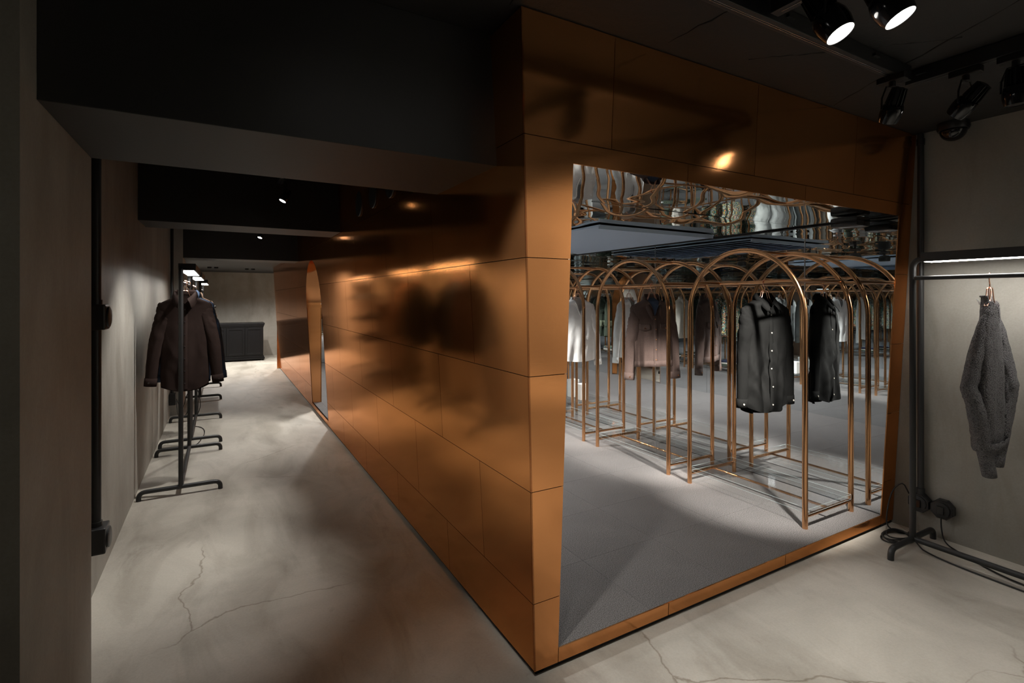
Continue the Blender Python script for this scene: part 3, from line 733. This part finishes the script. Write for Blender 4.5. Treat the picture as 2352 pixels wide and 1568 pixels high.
tr = thing('light_track', 'black ceiling track running along above the copper front', 'lighting track', (0, 0, 0), 0, 'ceiling tracks')
TZ = 2.485
def track(name_lab, x0, x1, y0, y1, obj_t=None):
    t = obj_t or thing('light_track', name_lab, 'lighting track', (0, 0, 0), 0, 'ceiling tracks')
    lx = x1 - x0 > y1 - y0
    G().bbox(x0, x1, y0, y1, TZ, ZC - .002, .003).ob('rail', M['black_metal'], t)
    if lx: G().box(x0 + .03, x1 - .03, (y0 + y1) / 2 - .004, (y0 + y1) / 2 - .002, TZ - .002, TZ).box(x0 + .03, x1 - .03, (y0 + y1) / 2 + .004, (y0 + y1) / 2 + .006, TZ - .002, TZ).ob('conductor', M['steel'], t)
    else: G().box((x0 + x1) / 2 - .004, (x0 + x1) / 2 - .002, y0 + .03, y1 - .03, TZ - .002, TZ).ob('conductor', M['steel'], t)
    k = int((x1 - x0 if lx else y1 - y0) / .6) + 1
    for i in range(k):
        q = .3 + .6 * i
        if lx and x0 + q < x1: G().box(x0 + q - .02, x0 + q + .02, y0 - .012, y1 + .012, TZ + .03, TZ + .04).ob('bracket', M['black_metal'], t)
        if not lx and y0 + q < y1: G().box(x0 - .012, x1 + .012, y0 + q - .02, y0 + q + .02, TZ + .03, TZ + .04).ob('bracket', M['black_metal'], t)
    return t
track('', -.3, 2.72, 1.12, 1.165, tr)
track('black ceiling track at right, carrying two unlit spotlights', 2.765, 2.81, -1.6, 1.165)
track('black ceiling track carrying the two lit spotlights', 1.655, 1.70, -1.2, 1.10)
o = G().tube(smooth_path([(1.72, 1.19, 2.53), (2.2, 1.185, 2.528), (2.7, 1.18, 2.53), (2.84, 1.0, 2.53), (2.84, .4, 2.53)], 5), .009, 8).ob('ceiling_conduit', M['black_metal'], None, True)
tag(o, 'thin black conduit pipe beside the ceiling tracks', 'conduit')
track_head('lit spotlight nearer the copper front, of the two lit ones', (1.68, .915, 2.385), (2.02, -.30, 0), P_TRACK, 95, blend=.8)
track_head('lit spotlight cut by the top edge of the picture', (1.735, .775, 2.385), (2.2, -.35, 0), P_TRACK, 95, blend=.8)
track_head('black finned spotlight at the corner where two tracks meet', (2.59, 1.14, 2.335), (3.42, 2.40, .05), P_IN * 1.5, 36, blend=.7, big=.85)
track_head('black finned spotlight nearer the copper front of the two on the right track', (2.79, .95, 2.335), (3.37, 3.32, .30), P_IN * 2.5, 30, blend=.7, big=.85)
track_head('black finned spotlight at the right edge of the picture', (2.79, .79, 2.335), (2.95, .8, .40), 0, 30, lit=False, big=.85)
track_head('spotlight on the front track above the copper corner, aimed into the room', (.30, 1.14, 2.385), (2.1, 2.05, .1), P_IN * .22, 44, blend=.5)
track_head('unseen spotlight added behind the viewer to brighten the copper pillar', (1.68, -1.0, 2.385), (3.88, -2.5, 1.15), P_IN * 1.2, 84, blend=.8)  # added lamp: lights the wall that the copper pillar reflects
track_head('unseen spotlight added on the front track to brighten the copper corner foot', (.72, 1.14, 2.40), (1.0, 1.42, 0), P_IN * .055, 46, blend=.8)  # added lamp, lifts the floor and pillar base at the corner
# passage heads
track('black ceiling track in the first bay of the passage', .42, .465, 2.55, 4.85)
track('black ceiling track in the second bay of the passage', .42, .465, 5.45, 7.82)
track_head('lit passage spotlight just before the second beam', (.44, 4.42, 2.30), (-.52, 4.12, .45), P_CORR * 1.3, 66, blend=.6, big=False)
track_head('passage spotlight in the middle of the first bay', (.44, 3.3, 2.30), (-.12, 3.0, 0), P_CORR * .8, 46, blend=.9, big=False)
track_head('passage spotlight early in the second bay', (.44, 5.75, 2.30), (.1, 5.9, 0), P_CORR * .8, 60, blend=.8, big=False)
track_head('lit passage spotlight in the second bay', (.44, 7.25, 2.30), (-.3, 6.6, 0), P_CORR * 1.2, 62, blend=.8, big=False)
# small twin downlights in the low far ceiling
def downlight(lab, x, y, power):
    t = thing('downlight', lab, 'downlight', (x, y, 2.139), 0, 'far ceiling downlights')
    for s in (-1, 1):
        G().lathe([(.03, 0), (.04, 0), (.04, -.03), (.034, -.03), (.03, -.012)], 16, Matrix.Translation((s * .06, 0, 0))).ob('can', M['lamp_black'], t, True, 40)
        G().lathe([(0, -.012), (.03, -.012), (.03, -.01)], 16, Matrix.Translation((s * .06, 0, 0))).ob('lens', M['lens_lit'], t)
    spot(t, (0, 0, -.05), (0, .0, -1), power, 150, .8)
downlight('left twin downlight in the low far ceiling', -.15, 12.3, 150); downlight('middle twin downlight in the low far ceiling', .55, 12.6, 190); downlight('right twin downlight beside the copper end', 1.25, 12.9, 150)
# small black heads under the mirror ceiling
for k, (x, y, ax, ay) in enumerate([(1.5, 3.0, 3.2, 3.4), (1.5, 4.4, 3.2, 4.5), (1.5, 5.5, 3.2, 5.6), (1.5, 7.7, 3.2, 7.8), (1.5, 9.9, 3.2, 10.0), (2.72, 5.2, 3.3, 6.7)]):
    t = thing('ceiling_spotlight', '%s small black spotlight under the mirror ceiling, counted from the opening' % ['first', 'second', 'fourth', 'fifth', 'last', 'third'][k], 'spotlight', (x, y, CZ - .002), 0, 'mirror ceiling spotlights')
    G().lathe([(0, 0), (.05, 0), (.05, -.012), (.012, -.014), (.012, -.03), (.045, -.035), (.058, -.06), (.055, -.10), (.05, -.10), (.046, -.085)], 24).ob('head', M['lamp_black'], t, True, 40)
    G().lathe([(0, -.086), (.046, -.086), (.046, -.084)], 24).ob('lens', M['lens_room'], t)
    spot(t, (0, 0, -.115), (ax + .15 - x, ay - y, -1.6), P_ROOM * (1.5 if k == 1 else .7), 46, .8)
    l = bpy.data.lights.new('fill_light', 'SPOT'); l.energy = P_ROOM * (.16 if k == 0 else .5); l.spot_size = math.radians(150); l.spot_blend = 1; l.shadow_soft_size = .05; l.color = (1, .97, .94)  # wide ambient fill added under each head to lift the carpet
    o = bpy.data.objects.new('fill_light', l); C.objects.link(o); o.parent = t; o.location = (0, 0, -.115)

# security dome
t = thing('dome_camera', 'black dome camera on the ceiling by the right wall', 'camera', (3.82, 1.36, ZC - .001))
G().lathe([(0, 0), (.078, 0), (.080, -.03), (.074, -.045), (.066, -.046)], 32).ob('base', M['black_plastic'], t, True, 40)
G().lathe([(.066 * math.cos(a * PI / 24), -.046 - .062 * math.sin(a * PI / 24)) for a in range(12)] + [(.0, -.108)], 32).ob('dome', M['smoked_dome'], t, True)

# ------------------------------------------------------------------ black racks with light bars
BRZ = 1.617
def make_black_rack(label, loc, L=1.19, shelves=False, off=0):
    """runs along local y from 0 to L, feet along x"""
    t = thing('light_bar_rack', label, 'clothes rack', loc, 0, 'black racks with light bars'); r = .0165; hx = .262
    for y in (0, L):
        G().tube(fillet([(-hx, y, 0), (-hx, y, .062), (hx, y, .062), (hx, y, 0)], .045, 7), r, 12).ob('foot_bar', M['black_metal'], t, True, 60)
    for y, s in ((0, 1), (L, -1)):
        G().tube(fillet([(0, y, .062), (0, y, 1.73), (0, y + s * .12, 1.73)], .06, 8), r, 12).ob('post', M['black_metal'], t, True, 60)
    G().tube([(0, 0, .062), (0, L, .062)], r, 12).ob('base_rail', M['black_metal'], t, True, 60)
    G().tube([(0, 0, BRZ), (0, L, BRZ)], .0125, 12).ob('hanging_rail', M['black_metal'], t, True, 60)
    h = G().bbox(-.02, .095, .045, L - .045, 1.712, 1.765, .003).ob('light_housing', M['black_metal'], t)
    G().box(-.008, .082, .06, L - .06, 1.7095, 1.7125).ob('led_strip', M['led_white'], h)
    if shelves:
        for z in (.62, .99, 1.36):
            G().bbox(-.2, .2, .06, L - .06, z - .012, z + .012, .003).ob('shelf', M['black_metal'], t)
    return t
RXC = -.267
make_black_rack('black light bar rack nearest in the passage, holding the brown shirt', (RXC, 4.635, 0), 1.19)
make_black_rack('second black light bar rack along the passage', (RXC, 6.145, 0), 1.2)
make_black_rack('black light bar rack with shelves, deepest in the passage', (RXC, 8.745, 0), 1.24, True)
make_black_rack('black light bar rack holding the grey sweater beside the right wall', (3.595, .285, 0), 1.19)
CG = 'hangers on the black racks'
BS = dict(name='brown_shirt', cat='shirt', mat='cotton_brown', L=.745, sw=.183, chest=.166, hem=.160, sleeve=.60, out=.052, buttons=7, tail=.05, fold=.007, depth=.06, sl_r=.058)
hung(RXC + .02, 4.80, BRZ, .0, 'rose gold hanger of the brown shirt', CG, label='dark brown cotton shirt at the near end of the passage rack', seed=61, dz=.10, **BS)
DN = dict(BS, name='denim_shirt', mat='denim_blue', bmat='button_pale', out=.06, fold=.01)
hung(RXC + .03, 5.02, BRZ, -.05, 'rose gold hanger of the blue denim shirt', CG, label='blue denim shirt just behind the brown shirt', seed=63, dz=.10, **DN)
hung(RXC, 5.25, BRZ, .04, 'rose gold hanger of the dark shirt behind the denim one', CG, label='black shirt hanging behind the denim shirt in the passage', seed=65, dz=.10, **dict(BS, name='dark_shirt', mat='cotton_black'))
hung(RXC, 6.5, BRZ, .02, 'rose gold hanger of the fur collared coat', CG, label='dark coat with brown fur collar on the second passage rack', seed=67, dz=.10, **dict(BS, name='dark_coat', cat='coat', mat='cotton_black', L=.8, collar='jacket'))
hung(RXC, 6.95, BRZ, -.03, 'rose gold hanger of the brown fur jacket', CG, label='brown fur jacket on the second passage rack', seed=69, dz=.10, **dict(BS, name='fur_jacket', cat='jacket', mat='fur_brown', L=.66, sl_r=.09, depth=.1, placket=False, buttons=0, cuffs=False))
stack(RXC, 9.0, .633, ['wool_grey', 'cream'], '%s folded garment at the near end of the low passage shelf'); stack(RXC, 9.55, .633, ['navy', 'wool_grey'], '%s folded garment at the far end of the low passage shelf')
stack(RXC, 9.2, 1.003, ['cream', 'cotton_white'], '%s folded garment on the middle passage shelf'); stack(RXC, 9.6, 1.373, ['denim_blue', 'wool_grey'], '%s folded garment on the top passage shelf')
# boucle sweater by the right wall
SW = dict(name='boucle_sweater', cat='sweater', mat='boucle', L=.80, sw=.16, chest=.20, hem=.17, sleeve=.84, out=.0, collar='v', placket=False, buttons=0, bmat=None, tail=0., fold=.010, depth=.055, sl_r=.08, waistband=True, sl_y=.062,
          btab=[(0, .066, .034), (-.03, .080, .036), (-.08, .105, .037), (-.15, .13, .040), (-.28, .15, .044), (-.5, .16, .048), (-.7, .15, .046), (-.801, .135, .042)],
          stab=[(-.07, .098, .008), (-.10, .118, .024), (-.18, .150, .040), (-.32, .190, .054), (-.46, .222, .066), (-.56, .226, .066), (-.74, .195, .052), (-.90, .175, .040)])
hung(3.62, 1.13, BRZ, .14, 'rose gold hanger of the grey sweater', CG, label='dark grey boucle sweater hanging by the right wall', seed=71, **SW)

# ------------------------------------------------------------------ wall conduits, outlets, cables
def outlet(t, y, z, x, nx_, r=.062):
    Mx = Matrix.Translation((x, y, z)) @ Matrix.Rotation(PI / 2 * nx_, 4, 'Y') @ Matrix.Rotation(PI / 8, 4, 'Z')
    b = G().lathe([(r, 0), (r, .038), (r * .93, .046), (r * .7, .046)], 8, Mx).ob('outlet_box', M['black_plastic'], t)
    Mr = Matrix.Translation((x + nx_ * .046, y, z)) @ Matrix.Rotation(PI / 2 * nx_, 4, 'Y')
    G().lathe([(r * .72, 0), (r * .72, .006), (r * .6, .008)], 24, Mr).ob('cover', M['black_metal'], b, True, 40)
    G().bbox(min(x + nx_ * .05, x + nx_ * .062), max(x + nx_ * .05, x + nx_ * .062), y - .017, y + .017, z - .024, z + .024, .002).ob('socket', M['black_gloss'], b)
t = thing('wall_conduit', 'black conduit pipe with round outlets beside the copper front at right', 'conduit', (0, 0, 0))
G().tube([(XR - .03, 1.545, ZC - .01), (XR - .03, 1.545, .25)], .0175, 12).ob('pipe', M['black_metal'], t, True, 60)
for z in (2.49, .27): G().tube([(XR - .03, 1.545, z - .02), (XR - .03, 1.545, z + .02)], .022, 12).ob('coupling', M['black_metal'], t, True, 60)
outlet(t, 1.55, .198, XR - .008, -1); outlet(t, 1.43, .196, XR - .008, -1)
t = thing('wall_conduit', 'black conduit pipe with two boxes behind the near pier at left', 'conduit', (0, 0, 0))
G().tube([(XW + .03, 3.2, ZC - .01), (XW + .03, 3.2, .34)], .02, 12).ob('pipe', M['black_metal'], t, True, 60)
for z in (1.405, .315):
    b = G().bbox(XW + .003, XW + .075, 3.14, 3.26, z - .062, z + .062, .008).ob('outlet_box', M['black_plastic'], t)
    Mr = Matrix.Translation((XW + .075, 3.2, z)) @ Matrix.Rotation(PI / 2, 4, 'Y'); G().lathe([(.05, 0), (.05, .008), (.042, .011), (0, .011)], 24, Mr).ob('cover', M['black_metal'], b, True, 40)
    G().tube([(XW + .03, 3.2, z + .06), (XW + .03, 3.2, z + .085)], .025, 12).ob('coupling', M['black_metal'], b, True, 60)
t = thing('wall_conduit', 'black conduit pipe with outlet box at the far pier of the passage', 'conduit', (0, 0, 0))
G().tube([(XW + .03, 7.66, ZC - .01), (XW + .03, 7.66, .3)], .017, 12).ob('pipe', M['black_metal'], t, True, 60)
G().bbox(XW + .004, XW + .075, 7.56, 7.68, .17, .31, .006).ob('outlet_box', M['black_plastic'], t)
def cable(lab, pts, r=.0042, n=5):
    o = G().tube(smooth_path(pts, n), r, 8).ob('power_cable', M['rubber'], None, True); tag(o, lab, 'cable'); return o
loops = []
rr = random.Random(4)
for k in range(5 * 14):
    a = 2 * PI * k / 14; q = k / 70; loops.append((3.66 + (.115 - .035 * q + .02 * math.sin(k * .31)) * math.cos(a) + .02 * math.sin(k * .13), 1.585 + (.075 - .02 * q) * math.sin(a), .006 + .0055 * (k // 14) + .002 * math.sin(k)))
cable('coiled black power cable on the floor by the copper base at right', [(XR - .05, 1.60, .24), (XR - .07, 1.63, .30), (3.76, 1.66, .24), (3.72, 1.67, .06), (3.74, 1.63, .012)] + loops + [(3.66, 1.47, .006), (3.60, 1.40, .006), (3.56, 1.2, .006), (3.55, .8, .006), (3.56, .3, .006)], n=3)
cable('black cable dropping from the outlet and trailing below the sweater', [(XR - .055, 1.43, .17), (XR - .06, 1.425, .08), (3.83, 1.40, .012), (3.76, 1.30, .006), (3.64, 1.05, .006), (3.62, .7, .006), (3.63, .2, .006)])
cable('black cable looping under the second passage rack', [(XW + .08, 7.6, .24), (-.42, 7.5, .12), (-.35, 7.36, .35), (-.27, 7.34, .42), (-.22, 7.3, .2), (-.27, 7.25, .05), (-.33, 7.1, .006), (-.2, 6.9, .006), (-.16, 6.6, .006), (-.2, 6.2, .006), (-.25, 6.0, .02)])
cable('second black cable hanging by the second passage rack', [(XW + .08, 7.58, .22), (-.45, 7.45, .05), (-.36, 7.4, .1), (-.3, 7.36, .5), (-.24, 7.36, .48), (-.25, 7.36, .08)])

# ------------------------------------------------------------------ sideboard
t = thing('sideboard', 'black antique sideboard with panelled doors at the far wall', 'cabinet', (0, 13.60, 0)); bw = M['black_wood']; xa, xb = -.32, .91
G().bbox(xa + .03, xb - .03, .03, .5, .09, .80, .004).ob('body', bw, t)
g = G().bbox(xa, xb, 0, .52, .855, .90, .006).bbox(xa + .01, xb - .01, .008, .51, .825, .855, .008).bbox(xa + .022, xb - .022, .018, .505, .795, .825, .006); g.ob('top', bw, t)
G().bbox(xa + .0, xb, .0, .52, .03, .075, .006).bbox(xa + .015, xb - .015, .015, .51, .075, .115, .008).ob('base_moulding', bw, t)
for x in (xa + .03, xb - .09):
    for y in (.01, .44): G().bbox(x, x + .06, y, y + .06, 0, .03, .004).ob('foot', bw, t)
dw = (xb - xa - .08) / 3
for i in range(3):
    x0 = xa + .04 + i * dw + .006; x1 = x0 + dw - .012; d_ = G(); z0, z1 = .135, .785; fw = .045
    d_.bbox(x0, x0 + fw, .012, .034, z0, z1, .003).bbox(x1 - fw, x1, .012, .034, z0, z1, .003).bbox(x0 + fw, x1 - fw, .012, .034, z0, z0 + fw, .003).bbox(x0 + fw, x1 - fw, .012, .034, z1 - fw, z1, .003)
    dd = d_.ob('door', bw, t); G().bbox(x0 + fw, x1 - fw, .022, .034, z0 + fw, z1 - fw, .002).ob('door_panel', bw, dd)
    g = G(); a, b, c, e = x0 + fw, x1 - fw, z0 + fw, z1 - fw
    g.tube([(a, .021, c), (b, .021, c), (b, .021, e), (a, .021, e)], .006, 6, closed=True).ob('moulding', bw, dd)
